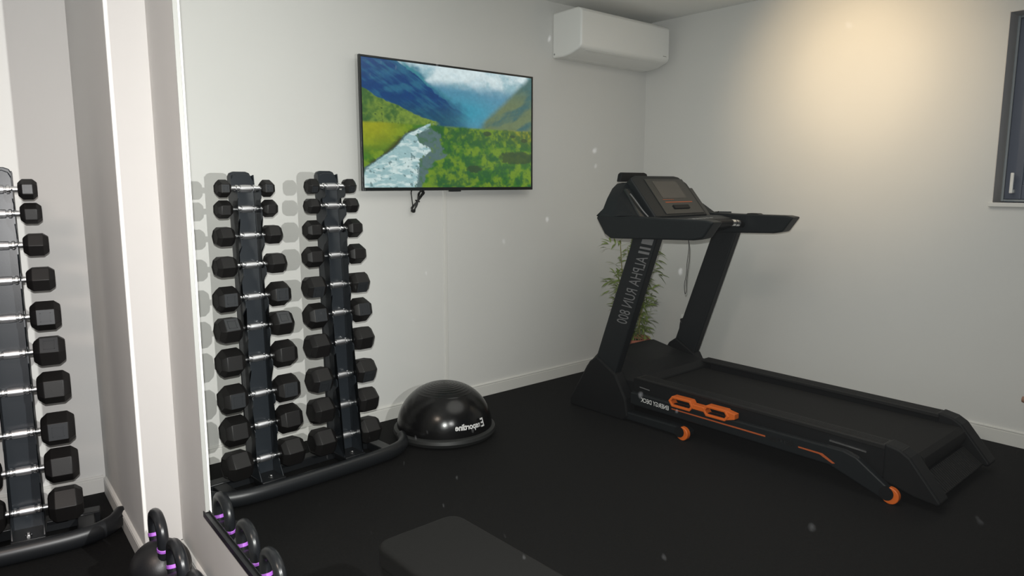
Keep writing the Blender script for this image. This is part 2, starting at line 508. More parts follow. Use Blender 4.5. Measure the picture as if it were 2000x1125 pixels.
def make_rack():
    root = thing('dumbbell_rack', (0, 0, 0))
    for sx, ZS in ((-1, ZS1), (1, ZS2)):
        cx = sx * TW
        # web plate
        bm = NB()
        zt = ZS[0] + 0.062
        yb = lambda z: LEAN * z + 0.036
        hw = 0.050
        F = []
        for (x, z) in [(-hw, 0.046), (hw, 0.046), (hw, zt - 0.03), (hw - 0.010, zt - 0.008), (hw - 0.028, zt), (-hw + 0.028, zt), (-hw + 0.010, zt - 0.008), (-hw, zt - 0.03)]:
            F.append((x, z))
        prism(bm, F, lambda u, v, t: (cx + u, yb(v) + t - 0.012, v), 0, 0.024)
        # broad top guard behind the lightest pair
        F = [(-0.050, ZS[0] - 0.055), (0.050, ZS[0] - 0.055), (0.050, zt - 0.012), (0.042, zt + 0.004), (0.026, zt + 0.010), (-0.026, zt + 0.010), (-0.042, zt + 0.004), (-0.050, zt - 0.012)]
        prism(bm, F, lambda u, v, t: (cx + u, yb(v) + t + 0.006, v), 0, 0.020)
        tower = obj('tower', bm, 'rack_metal', root, bevel=0.003)
        # scalloped side flanges carrying the handles
        for s2 in (-1, 1):
            prof = []
            for i, z in enumerate(ZS):
                yl = lambda zz: LEAN * zz
                prof += [(yl(z + 0.03) + 0.012, z + 0.026), (yl(z) + 0.018, z + 0.010), (yl(z) + 0.014, z - 0.0145),
                         (yl(z) - 0.015, z - 0.018), (yl(z) - 0.034, z - 0.005), (yl(z) - 0.042, z - 0.014), (yl(z) - 0.044, z - 0.040 if i < 9 else z - 0.03)]
                if i < 9:
                    zn = ZS[i + 1]
                    prof += [(yl(z) - 0.030, z - 0.052), (yl(z) - 0.004, max(z - 0.075, zn + 0.038)), (yl(zn) + 0.008, zn + 0.032)]
            prof += [(-0.044, 0.09), (-0.070, 0.046)]
            top = [(LEAN * zt + 0.05, zt - 0.01), (LEAN * zt + 0.02, zt - 0.004)]
            poly = [(0.085, 0.046), (0.065, 0.25)] + top + [q for j, q in enumerate(prof) if j > 0]
            bm = NB()
            x0 = cx + s2 * hw
            prism(bm, poly, YZ, x0 - 0.002, x0 + 0.002)
            bmesh.ops.triangulate(bm, faces=[f for f in bm.faces if len(f.verts) > 4])
            obj('side_flange', bm, 'rack_metal', root, smooth=20)
        # foot bracket with bolt
        bm = NB()
        box(bm, (cx - 0.054, -0.085, 0.040), (cx + 0.054, 0.10, 0.050))
        obj('foot_plate', bm, 'black_metal', root, bevel=0.002)
        bm = NB()
        lathe(bm, [(0.0115, 0.050), (0.0115, 0.053), (0.0075, 0.0535), (0.0075, 0.060), (0.005, 0.062)], 6, lambda x, y, z: (cx + x, y - 0.048, z))
        obj('bolt', bm, 'steel', root, smooth=20)
    # base: back rail, cross rails, curved front tube
    bm = NB()
    box(bm, (-0.44, 0.06, 0.0), (0.44, 0.12, 0.045))
    for x in (-0.42, -TW - 0.03, TW - 0.03, 0.36):
        box(bm, (x, -0.13, 0.0), (x + 0.06, 0.1, 0.040))
    obj('base_frame', bm, 'black_metal', root, bevel=0.004)
    bm = NB()
    path = smooth_path([(-0.515, -0.02, 0.052), (-0.465, -0.105, 0.045), (-0.36, -0.148, 0.041), (-0.15, -0.160, 0.04), (0.15, -0.160, 0.04), (0.36, -0.148, 0.041), (0.465, -0.105, 0.045), (0.515, -0.02, 0.052)], 6)
    tube(bm, path, [0.028] + [0.036] * (len(path) - 2) + [0.028], 16, flat=0.72, upv=(0, 0, 1))
    obj('front_tube', bm, 'black_metal', root, smooth=50)
    return root


def copy_tree(o, parent=None):
    c = o.copy()
    C.objects.link(c)
    c.parent = parent
    for ch in list(o.children):
        copy_tree(ch, c)
    return c


RR = copy_tree
rack = make_rack()
rack.location = RO
rack.rotation_euler = (0, 0, RYAW)
tagit(rack, label='black two-tower dumbbell rack with curved base tube, beside the half ball, against the television wall', cat='rack')
rack2 = RR(rack)
SH = Vector((0.056, 0.022, 0))          # the real rack as measured in the photo
rack2.location = refl(RO) + SH
rack2.rotation_euler = (0, 0, LA - RYAW)
tagit(rack2, label='black dumbbell rack tower cut off by the left photo edge, left of the pier', cat='rack')


def head_bm(d, L, sgn):
    """hexagonal head, axis x, inner face at x=0 growing in sgn"""
    bm = NB()
    r = d / 2 / math.cos(PI / 6) * 0.985
    prof = [(0.60, 0.0), (0.74, 0.004), (1.0, 0.17 * L + 0.004), (1.0, L * 0.83 - 0.004), (0.76, L - 0.004), (0.66, L), (0.62, L - 0.0035), (0.0, L - 0.0035)]
    rings = []
    for f, x in prof:
        if f == 0:
            rings.append([bm.verts.new((sgn * x, 0, 0))])
        else:
            rings.append([bm.verts.new((sgn * x, r * f * math.sin(PI / 3 * k + PI / 6), r * f * math.cos(PI / 3 * k + PI / 6))) for k in range(6)])
    bm.faces.new(rings[0])
    for a, b_ in zip(rings, rings[1:]):
        for k in range(6):
            k2 = (k + 1) % 6
            if len(b_) == 1:
                bm.faces.new([a[k], a[k2], b_[0]])
            else:
                bm.faces.new([a[k], a[k2], b_[k2], b_[k]])
    return bm


def handle_bm():
    bm = NB()
    g = GRIP / 2 + 0.006
    prof = [(0.0125, -g), (0.0120, -0.050), (0.0115, -0.043), (0.0165, -0.041), (0.0165, -0.033), (0.0115, -0.031), (0.0115, -0.025),
            (0.0115, 0.025), (0.0115, 0.031), (0.0165, 0.033), (0.0165, 0.041), (0.0115, 0.043), (0.0120, 0.050), (0.0125, g)]
    lathe(bm, prof, 14, lambda x, y, z: (z, x, y))
    return bm


def grip_bm():
    bm = NB()
    lathe(bm, [(0.0118, -0.025), (0.0158, -0.0235), (0.0165, 0), (0.0158, 0.0235), (0.0118, 0.025)], 16, lambda x, y, z: (z, x, y))
    return bm


random.seed(4)
FACE = [28, 35, 62, 60, 28, 55, 85, 28, 20, 52]     # how far each dumbbell has rolled in its cradle
PLATE = {0: 0.55, 4: 0.62, 5: 0.62, 7: 0.62, 9: 0.0}


def make_dumbbell(i, z):
    root = thing('dumbbell', (0, 0, 0))
    obj('handle', handle_bm(), 'chrome', root, smooth=40)
    obj('knurled_grip', grip_bm(), 'knurl', root, smooth=50)
    d, L = DIA[i], HL[i]
    for s in (-1, 1):
        h = obj('weight_head', head_bm(d, L, s), 'rubber', root, smooth=25, bevel=0.005, seg=3)
        h.location = (s * GRIP / 2, 0, 0)
        h.rotation_euler = (R(FACE[i]), 0, 0)
        if PLATE.get(i):
            q = PLATE[i]
            a = d / 2
            bm = NB()
            e = L * 0.5 * q * 0.9
            # raised square badge with an inner square, on the two facets turned to the room
            k = min(range(6), key=lambda k: abs((k * 60 + FACE[i]) % 360 - 74))
            mt = Matrix.Rotation(k * PI / 3, 4, 'X')
            box(bm, (s * L / 2 - e, -e, a * 0.985 - 0.0005), (s * L / 2 + e, e, a * 0.985 + 0.0012), mt)
            e2 = e * 0.62
            for (x0, y0, x1, y1) in ((-e2, -e2, e2, -e2 + 0.0025), (-e2, e2 - 0.0025, e2, e2), (-e2, -e2, -e2 + 0.0025, e2), (e2 - 0.0025, -e2, e2, e2)):
                box(bm, (s * L / 2 + x0, y0, a * 0.985 + 0.0010), (s * L / 2 + x1, y1, a * 0.985 + 0.0026), mt)
            obj('weight_badge', bm, 'rubber_plate', h, smooth=0)
    return root


ORD = ['top', 'second from top', 'third from top', 'fourth from top', 'fifth from top', 'fifth from bottom', 'fourth from bottom', 'third from bottom', 'second from bottom', 'bottom']
SIZE = ['smallest', 'small', 'small', 'medium', 'medium', 'medium', 'large', 'large', 'large', 'largest']
protos = []
first = True
for i in range(10):
    p = make_dumbbell(i, ZS1[i])
    protos.append(p)
    rw = Matrix.Rotation(RYAW, 3, 'Z')
    pos1 = RO + rw @ Vector((-TW, LEAN * ZS1[i], ZS1[i]))
    p.location = pos1
    p.rotation_euler = (0, 0, RYAW)
    tagit(p, label='%s black hex dumbbell, %s on the rack tower just right of the pier' % (SIZE[i], ORD[i]), cat='dumbbell', group='dumbbells on the two-tower rack')
    q = RR(p)
    q.location = RO + rw @ Vector((TW, LEAN * ZS2[i], ZS2[i]))
    q.rotation_euler = (0, 0, RYAW + R(random.uniform(-1.5, 1.5)))
    tagit(q, label='%s black hex dumbbell, %s on the rack tower nearer the television' % (SIZE[i], ORD[i]), cat='dumbbell', group='dumbbells on the two-tower rack')
    for h in q.children:
        if h.name.startswith('weight_head'):
            h.rotation_euler = (R(FACE[i] + (25 if i not in (9,) else 0)), 0, 0)
    t = RR(p)
    t.location = refl(pos1) + SH
    t.rotation_euler = (0, 0, LA - RYAW)
    tagit(t, label='%s black hex dumbbell, %s on the tower at the left photo edge' % (SIZE[i], ORD[i]), cat='dumbbell', group='dumbbells at the left edge')

# ------------------------------------------------------------------ kettlebells
def make_kettlebell(r):
    root = thing('kettlebell', (0, 0, 0))
    bm = NB()
    prof = [(0.0, 0.0)]
    for k in range(3, 21):
        a = -PI / 2 + PI * k / 20
        z = r * 0.96 + r * math.sin(a)
        if z < 0: continue
        prof.append((r * math.cos(a) if k < 20 else 0.0, z))
    prof[0] = (0.0, 0.0)
    prof.insert(1, (r * 0.52, 0.0))
    prof = [prof[0], prof[1]] + [q for q in prof[2:] if q[1] > 0.012]
    lathe(bm, prof, 36, cap=False)
    obj('bell', bm, 'iron', root, smooth=60)
    top = 2.16 * r
    bm = NB()
    pts = smooth_path([(0, -0.058, top - 0.055), (0, -0.066, top - 0.012), (0, -0.066, top + 0.028), (0, -0.045, top + 0.058), (0, 0, top + 0.070),
                       (0, 0.045, top + 0.058), (0, 0.066, top + 0.028), (0, 0.066, top - 0.012), (0, 0.058, top - 0.055)], 5)
    tube(bm, pts, 0.0175, 14)
    obj('handle', bm, 'handle_iron', root, smooth=60)
    for s in (-1, 1):
        bm = NB()
        tube(bm, [(0, s * 0.0625, top - 0.026), (0, s * 0.066, top - 0.014)], 0.0195, 18)
        obj('colour_band', bm, 'purple', root, smooth=50, bevel=0.002)
    return root


KB = [(2.41, 0.093), (2.155, 0.098), (1.93, 0.094)]
kb = make_kettlebell(0.094)
kl = ['purple-banded black kettlebell on the floor at the foot of the pier',
      'purple-banded black kettlebell below the mirror, next in front of the one at the pier',
      'black kettlebell below the mirror with only its handle top above the bottom photo edge']
kv = ['purple-banded kettlebell seen in the mirror at its lower left corner, beside the rack base tube',
      'purple-banded kettlebell seen in the mirror just below the one at the mirror corner',
      'dark kettlebell handle seen in the mirror at the bottom photo edge beside the channel']
for k, (y, r) in enumerate(KB):
    o = kb if k == 0 else RR(kb)
    d = 0.437
    pos = Vector(((d + y * math.sin(MA)) / math.cos(MA), y, 0))
    o.location = pos
    o.rotation_euler = (0, 0, -MA)
    tagit(o, label=kl[k], cat='kettlebell', group='kettlebells along the wall')
    v = RR(kb)
    v.location = refl(pos) + MN * 0.009
    v.rotation_euler = (0, 0, -MA)
    tagit(v, label=kv[k], cat='kettlebell', group='kettlebells seen in the mirror')

# ------------------------------------------------------------------ television
tv_y, tx0, tx1, tz0, tz1 = 3.372, 1.913, 3.132, 1.302, 1.999
tv = thing('television', ((tx0 + tx1) / 2, YB, tz0), label='flat television on the far wall showing a river in a green mountain valley', cat='television')
bm = NB()
bw = 0.011
box(bm, (tx0, tv_y, tz0), (tx0 + bw, tv_y + 0.018, tz1)); box(bm, (tx1 - bw, tv_y, tz0), (tx1, tv_y + 0.018, tz1))
box(bm, (tx0 + bw, tv_y, tz1 - bw), (tx1 - bw, tv_y + 0.018, tz1)); box(bm, (tx0 + bw, tv_y, tz0), (tx1 - bw, tv_y + 0.018, tz0 + 0.017))
obj('bezel', bm, 'bezel', tv, world=True, smooth=0, bevel=0.0015)
bm = NB()
box(bm, (tx0 + 0.004, tv_y + 0.017, tz0 + 0.004), (tx1 - 0.004, tv_y + 0.021, tz1 - 0.004))
box(bm, (tx0 + 0.20, tv_y + 0.020, tz0 + 0.06), (tx1 - 0.20, YB - 0.001, tz0 + 0.45))
obj('back_cover', bm, 'bezel', tv, world=True, smooth=0, bevel=0.004)
bm = NB()
box(bm, ((tx0 + tx1) / 2 - 0.04, tv_y + 0.001, tz0 - 0.008), ((tx0 + tx1) / 2 + 0.04, tv_y + 0.02, tz0 + 0.002))
obj('sensor_bar', bm, 'bezel', tv, world=True, smooth=0, bevel=0.003)

# the picture on the screen, painted procedurally per vertex
def vnoise(X, Y, seed=0):
    rs = np.random.RandomState(seed)
    G = rs.rand(64, 64)
    xi = np.floor(X).astype(int); yi = np.floor(Y).astype(int)
    fx = X - xi; fy = Y - yi
    fx = fx * fx * (3 - 2 * fx); fy = fy * fy * (3 - 2 * fy)
    g = lambda a, b_: G[a % 64, b_ % 64]
    return (g(xi, yi) * (1 - fx) + g(xi + 1, yi) * fx) * (1 - fy) + (g(xi, yi + 1) * (1 - fx) + g(xi + 1, yi + 1) * fx) * fy
def fbm(X, Y, seed=0, o=5):
    s = 0; a = 0.5
    for k in range(o):
        s = s + a * vnoise(X * 2 ** k, Y * 2 ** k, seed + k); a *= 0.5
    return s / (1 - 0.5 ** o)
NX, NY = 400, 226
U, V = np.meshgrid(np.linspace(0, 1, NX), np.linspace(0, 1, NY))
def sstep(a, b_, x):
    t = np.clip((x - a) / (b_ - a), 0, 1); return t * t * (3 - 2 * t)
def mixc(A, B, t): return A * (1 - t[..., None]) + np.array(B) * t[..., None] if not isinstance(B, np.ndarray) or B.ndim == 1 else A * (1 - t[..., None]) + B * t[..., None]
n1 = fbm(U * 7, V * 7, 1); n2 = fbm(U * 22, V * 16, 9); n3 = fbm(U * 60, V * 40, 20); n4 = fbm(U * 4, V * 14 + U * 6, 33)
sky = np.zeros((NY, NX, 3)) + np.array([0.30, 0.50, 0.58])
cl = sstep(0.42, 0.66, n1 * 0.7 + n2 * 0.3 + 0.25 * (1 - V * 6) - 0.05)
img = mixc(sky, [0.72, 0.84, 0.88], cl)
img = mixc(img, [0.10, 0.28, 0.42], sstep(0.10, 0.21, V + 0.10 * (n1 - 0.5)))            # haze behind
img = mixc(img, [0.04, 0.33, 0.47], np.clip(np.exp(-((U - 0.58) / 0.2) ** 2 - ((V - 0.36) / 0.13) ** 2), 0, 1) * 0.9)
# cloud bank dipping in the middle
img = mixc(img, [0.55, 0.70, 0.78], sstep(0.55, 0.75, fbm(U * 9, V * 9, 5)) * sstep(0.24, 0.06, V) * sstep(0.25, 0.35, U) * 0.6)
# second ridge left
r2 = 0.06 + (U - 0.30) * 0.9 + 0.14 * (n1 - 0.5) + 0.04 * (n2 - 0.5)
c2 = mixc(np.zeros_like(img) + np.array([0.03, 0.15, 0.27]), [0.05, 0.25, 0.32], sstep(0.4, 0.7, fbm(U * 5 + V * 5, (V - U) * 30, 44)))
img = mixc(img, c2, sstep(0, 0.06, V - r2) * sstep(0.62, 0.5, U) * sstep(0.16, 0.24, U))
# near left mountain
r1 = -0.05 + (U - 0.12) * 0.95 + 0.10 * (n1 - 0.5) + 0.05 * (n2 - 0.5)
st1 = fbm(U * 5 + V * 5, (V - U) * 26, 61)
c1 = mixc(np.zeros_like(img) + np.array([0.008, 0.055, 0.19]), [0.025, 0.14, 0.26], sstep(0.42, 0.68, st1 * 0.6 + n4 * 0.4))
c1 = mixc(c1, [0.02, 0.10, 0.13], sstep(0.25, 0.45, V) * 0.6)
img = mixc(img, c1, sstep(0, 0.012, V - r1) * sstep(0.64, 0.40, U + 0 * V))
# right mountain
r3 = (0.97 - U) * 1.42 + 0.06 * (n1 - 0.5)
st3 = fbm(U * 9 + V * 9, (U - V) * 3, 71)
c3 = mixc(np.zeros_like(img) + np.array([0.04, 0.13, 0.13]), [0.15, 0.20, 0.09], sstep(0.4, 0.65, st3) * sstep(0.0, 0.3, V))
c3 = mixc(c3, [0.22, 0.26, 0.06], sstep(0.10, 0.0, 0.74 - (U - 0.72) - V + 0.08 * n1) * 0.7)
img = mixc(img, c3, sstep(-0.01, 0.07, V - r3) * sstep(0.62, 0.70, U) * 0.95)
# left green slope
r5 = 0.235 + U * 0.62 - 0.25 * U * U + 0.05 * (n1 - 0.5) + 0.03 * (n2 - 0.5)
c5 = mixc(np.zeros_like(img) + np.array([0.06, 0.15, 0.04]), [0.22, 0.33, 0.05], sstep(0.35, 0.65, n1 * 0.3 + n2 * 0.4 + n3 * 0.3))
c5 = mixc(c5, [0.02, 0.07, 0.03], sstep(0.60, 0.70, n3 * 0.5 + n2 * 0.5) * 0.8)
img = mixc(img, c5, sstep(0, 0.012, V - r5) * sstep(0.42, 0.38, U))
# valley floor
fl = sstep(0.475, 0.50, V + 0.012 * (n2 - 0.5))
cf = mixc(np.zeros_like(img) + np.array([0.17, 0.30, 0.025]), [0.055, 0.19, 0.025], sstep(0.35, 0.6, n2))
cf = mixc(cf, [0.30, 0.33, 0.03], sstep(0.72, 0.95, U + 0.1 * (n1 - 0.5)) * sstep(0.66, 0.52, V))
cf = mixc(cf, [0.34, 0.36, 0.02], sstep(0.30, 0.05, U) * sstep(0.80, 0.5, V))
n5 = fbm(U * 110, V * 60, 90)
bush = sstep(0.42, 0.66, n3 * 0.45 + n2 * 0.30 + n5 * 0.25 + 0.10 * np.exp(-((V - 0.56) / 0.07) ** 2) + 0.10 * np.exp(-((V - 0.95) / 0.12) ** 2 - ((U - 0.5) / 0.25) ** 2))
cf = mixc(cf, [0.02, 0.10, 0.035], bush * 0.85 * sstep(0.34, 0.4, U))
img = mixc(img, cf, fl)
for (bx, by, rx, ry) in ((0.90, 0.735, 0.13, 0.06), (0.95, 0.575, 0.025, 0.02), (0.87, 0.54, 0.018, 0.014), (0.70, 0.53, 0.03, 0.022), (0.62, 0.84, 0.05, 0.035)):
    q = ((U - bx) / rx) ** 2 + ((V - by) / ry) ** 2 + 1.2 * (n3 - 0.5)
    img = mixc(img, [0.03, 0.065, 0.03], sstep(1.1, 0.6, q) * 0.85)
# gravel and river
tt = np.clip((V - 0.52) / 0.48, 0, 1)
xl = np.interp(V, [0.47, 0.50, 0.56, 0.64, 0.73, 0.79, 0.85, 1.0], [0.35, 0.31, 0.235, 0.185, 0.12, 0.065, 0.01, -0.05]) + 0.03 * (n2 - 0.5)
xr = np.interp(V, [0.47, 0.52, 0.56, 0.62, 0.69, 0.75, 0.85, 1.0], [0.37, 0.335, 0.285, 0.285, 0.365, 0.31, 0.28, 0.27]) + 0.05 * (n3 - 0.5)
xg = np.interp(V, [0.50, 0.56, 0.66, 0.74, 0.80, 1.0], [0.36, 0.41, 0.42, 0.45, 0.36, 0.30]) + 0.05 * (n3 - 0.5)
grav = sstep(0, 0.01, U - xl + 0.015) * sstep(0.01, -0.01, U - xg) * sstep(0.48, 0.53, V)
img = mixc(img, [0.10, 0.17, 0.17], grav * (0.6 + 0.4 * sstep(0.35, 0.5, n3)))
bank = sstep(0.05, 0.0, xl - U) * sstep(0.0, 0.01, xl - U) * sstep(0.50, 0.56, V)
img = mixc(img, [0.05, 0.05, 0.02], bank * sstep(0.4, 0.5, n2))
riv = sstep(0, 0.008, U - xl) * sstep(0.006, -0.006, U - xr) * sstep(0.465, 0.48, V)
cr = mixc(np.zeros_like(img) + np.array([0.36, 0.55, 0.58]), [0.66, 0.80, 0.80], sstep(0.4, 0.6, fbm(U * 26, V * 44, 50)))
cr = mixc(cr, [0.07, 0.13, 0.14], sstep(0.66, 0.72, n3) * 0.7)
img = mixc(img, cr, riv)
img = np.clip(img * (0.80 + 0.22 * n3[..., None] + 0.18 * n5[..., None]), 0, 1)
sx0, sx1, sz0, sz1 = tx0 + bw, tx1 - bw, tz0 + 0.017, tz1 - bw
vsx = sx0 + U * (sx1 - sx0); vsz = sz1 - V * (sz1 - sz0)
co = np.stack([vsx - tv.location.x, np.full_like(vsx, tv_y + 0.004 - tv.location.y), vsz - tv.location.z], -1).reshape(-1, 3)
idx = np.arange(NX * NY).reshape(NY, NX)
fa = np.stack([idx[:-1, :-1], idx[1:, :-1], idx[1:, 1:], idx[:-1, 1:]], -1).reshape(-1, 4)
me = bpy.data.meshes.new('screen')
me.from_pydata(co.tolist(), [], fa.tolist())
ca = me.color_attributes.new('picture', 'FLOAT_COLOR', 'POINT')
ca.data.foreach_set('color', np.concatenate([img.reshape(-1, 3), np.ones((NX * NY, 1))], 1).astype(np.float32).ravel())
m = bpy.data.materials.new('lit_screen'); m.use_nodes = True
nt = m.node_tree; b = nt.nodes['Principled BSDF']
at = nt.nodes.new('ShaderNodeAttribute'); at.attribute_name = 'picture'
b.inputs['Base Color'].default_value = (0.004, 0.004, 0.004, 1)
b.inputs['Roughness'].default_value = 0.25
nt.links.new(at.outputs['Color'], b.inputs['Emission Color'])
b.inputs['Emission Strength'].default_value = 0.85
me.materials.append(m)
so = bpy.data.objects.new('screen', me); C.objects.link(so); so.parent = tv

# cable bundle hanging below the television
bm = NB()
rnd = random.Random(3)
cy = YB - 0.022
pts = []
cc = Vector((2.284, cy, 1.243)); ax = Vector((0.30, 0, 0.52)).normalized(); px = Vector((ax.z, 0, -ax.x))
pts.append(Vector((2.262, cy, 1.325))); pts.append(Vector((2.243, cy, 1.295))); pts.append(Vector((2.245, cy, 1.265)))
for k in range(56):
    a = k / 56 * 2 * PI * 5 + 2.4
    lobe = math.cos(a)
    wob = 0.010 + 0.004 * math.sin(k * 1.7)
    pts.append(cc + ax * (0.066 + 0.006 * math.sin(k * 0.9)) * lobe + px * wob * math.sin(2 * a) * (1.1 + 0.3 * math.sin(k)) + Vector((0, 0.006 * math.sin(k * 2.3), 0)))
pts.append(Vector((2.335, cy, 1.310))); pts.append(Vector((2.345, cy, 1.330)))
tube(bm, smooth_path(pts, 4), 0.0034, 6)
tube(bm, [cc + px * -0.014 + ax * -0.004, cc + px * 0.014 + ax * 0.002], 0.004, 6)
tagit(obj('power_cable', bm, 'cable', smooth=60), label='bundled black power cable hanging below the television', cat='cable')

# ------------------------------------------------------------------ air conditioner
ac = thing('air_conditioner', (3.80, YB, 2.14), label='white split air conditioner high on the wall in the room corner', cat='air conditioner')
XZ = lambda u, v, t: (t, YB - u, v)
prof = [(0.0, 2.142), (0.0, 2.423), (0.215, 2.428), (0.243, 2.420), (0.255, 2.400), (0.255, 2.205), (0.247, 2.185), (0.23, 2.176), (0.16, 2.152), (0.10, 2.143)]
bm = NB(); prism(bm, prof, XZ, 3.362, 4.262)
obj('body', bm, 'white_plastic', ac, world=True, smooth=25, bevel=0.012, seg=4)
bm = NB(); prism(bm, [(0.085, 2.1385), (0.085, 2.1435), (0.225, 2.178), (0.232, 2.174)], XZ, 3.43, 4.20)
obj('air_louvre', bm, 'white_plastic', ac, world=True, smooth=0, bevel=0.001)
bm = NB(); box(bm, (4.19, YB - 0.2565, 2.215), (4.225, YB - 0.2550, 2.219))
obj('badge_print', bm, 'grey_plastic', ac, world=True, smooth=0)
bm = NB(); lathe(bm, [(0.006, 0), (0.006, 0.002)], 10, lambda x, y, z: (3.362 - z, YB - 0.02 + x, 2.165 + y))
obj('screw_cap', bm, 'grey_plastic', ac, world=True, smooth=30)

# socket with a plug low on the right wall
sk = thing('wall_socket', W(0.43, 0, 0.355), label='small white socket with cable low on the right wall behind the treadmill upright', cat='socket')
bm = NB(); prism(bm, [(0.39, 0.315), (0.47, 0.315), (0.47, 0.395), (0.39, 0.395)], lambda u, v, t: W(u, t, v), 0.0, 0.009)
obj('face_plate', bm, 'white_plastic', sk, world=True, smooth=0, bevel=0.003)
bm = NB(); tube(bm, smooth_path([W(0.43, 0.009, 0.36), W(0.43, 0.05, 0.36), W(0.425, 0.06, 0.33), W(0.41, 0.05, 0.20), W(0.40, 0.05, 0.02)], 5), [0.016] * 6 + [0.004] * 15, 8)
obj('plug_cable', bm, 'cable', sk, world=True, smooth=60)

# edge of a wooden wall bar at the right
wb = thing('wall_bar', W(2.66, 0, 0.27), label='end of a brown wooden bar on the right wall, at the right photo edge', cat='wooden bar')
bm = NB(); tube(bm, [W(2.52, 0.06, 0.268), W(2.535, 0.06, 0.268), W(3.2, 0.06, 0.268)], [0.014, 0.019, 0.019], 14)
obj('round_bar', bm, 'wood', wb, world=True, smooth=40)
bm = NB()
for s_ in (2.70, 3.1):
    tube(bm, [W(s_, 0.0, 0.268), W(s_, 0.06, 0.268)], 0.012, 10)
obj('bracket', bm, 'steel', wb, world=True, smooth=40)

# ------------------------------------------------------------------ half ball balance trainer
BC = Vector((2.185, 3.045, 0))
bo = thing('balance_trainer', BC, label='glossy black half-ball balance trainer with white lettering, on the floor beside the rack', cat='balance trainer')
bm = NB()
lathe(bm, [(0.0, 0.0), (0.235, 0.0), (0.266, 0.010), (0.276, 0.028), (0.272, 0.044), (0.258, 0.052), (0.0, 0.052)], 72, cap=False)
obj('base_platform', bm, 'dome_base', bo, smooth=40)
RD, HD = 0.256, 0.236
prof = []
for k in range(0, 61):
    a = PI / 2 * k / 60
    rr = RD * math.cos(a) ** 0.92; z = 0.046 + HD * math.sin(a) ** 1.0
    if rr < 0.155:
        z += 0.0009 * max(0, math.sin(rr * 2 * PI / 0.0165))
    prof.append((rr if k < 60 else 0.0, z))
# finer rings near the crown
prof = [q for q in prof if q[0] > 0.155]
for k in range(120):
    rr = 0.155 * (1 - k / 119)
    a = math.acos(min(1, (rr / RD) ** (1 / 0.92)))
    prof.append((rr, 0.046 + HD * math.sin(a) + 0.0009 * max(0, math.sin(rr * 2 * PI / 0.0165))))
prof[-1] = (0.0, prof[-1][1])
bm = NB(); lathe(bm, prof, 96, cap=False)
obj('dome', bm, 'dome', bo, smooth=50)
toc = Vector((-BC.x, -BC.y, 0)).normalized(); rgt = Vector((math.cos(R(41.25)), -math.sin(R(41.25)), 0))
def on_dome(th, e):
    """th: angle from the side facing the camera towards image right; e: arc height along dome"""
    a = e / HD
    rr = (RD * math.cos(a) ** 0.92) + 0.0015; z = 0.046 + (HD + 0.0015) * math.sin(a)
    dv = toc * math.cos(th) + rgt * math.sin(th)
    return (BC.x + dv.x * rr, BC.y + dv.y * rr, z)
bm = text_bm('nsportline', 0.040, lambda u, v: on_dome(R(47) - u * R(38) / 0.170, 0.050 + v * 1.05), bold=0.0011, spacing=0.96)
sub = text_bm('E', 0.058, lambda u, v: on_dome(R(55) - u * R(38) / 0.170, 0.046 + v * 1.05), bold=0.0016)
tmp = bpy.data.meshes.new('t'); sub.to_mesh(tmp); sub.free(); bm.from_mesh(tmp); bpy.data.meshes.remove(tmp)
obj('lettering', bm, 'print_white', bo, world=True, smooth=0)

# ------------------------------------------------------------------ bench
BZ = 0.437
be = thing('weight_bench', (1.0, 0.95, 0), label='dark grey padded flat bench on the floor at the bottom middle, seen in the mirror', cat='bench')
bm = NB()
rx0, rx1, ry0, ry1, rr = 0.855, 1.118, 0.40, 1.515, 0.045
pts = []
for (cx_, cy_, a0) in ((rx1 - rr, ry1 - rr, 0), (rx0 + rr, ry1 - rr, 90), (rx0 + rr, ry0 + rr, 180), (rx1 - rr, ry0 + rr, 270)):
    for k in range(7):
        a = R(a0 + 15 * k); pts.append((cx_ + rr * math.cos(a), cy_ + rr * math.sin(a)))
prism(bm, pts, lambda u, v, t: (u, v, t), BZ - 0.058, BZ)
obj('seat_pad', bm, 'pad', be, world=True, smooth=40, bevel=0.012, seg=4)
bm = NB()
box(bm, (0.955, 0.45, BZ - 0.12), (1.03, 1.42, BZ - 0.06))
obj('frame', bm, 'black_metal', be, world=True, smooth=0, bevel=0.006)
for y in (0.52, 1.34):
    bm = NB(); box(bm, (0.965, y - 0.03, 0.05), (1.02, y + 0.03, BZ - 0.11))
    box(bm, (0.80, y - 0.03, 0.0), (1.19, y + 0.03, 0.055))
    obj('leg', bm, 'black_metal', be, world=True, smooth=0, bevel=0.006)

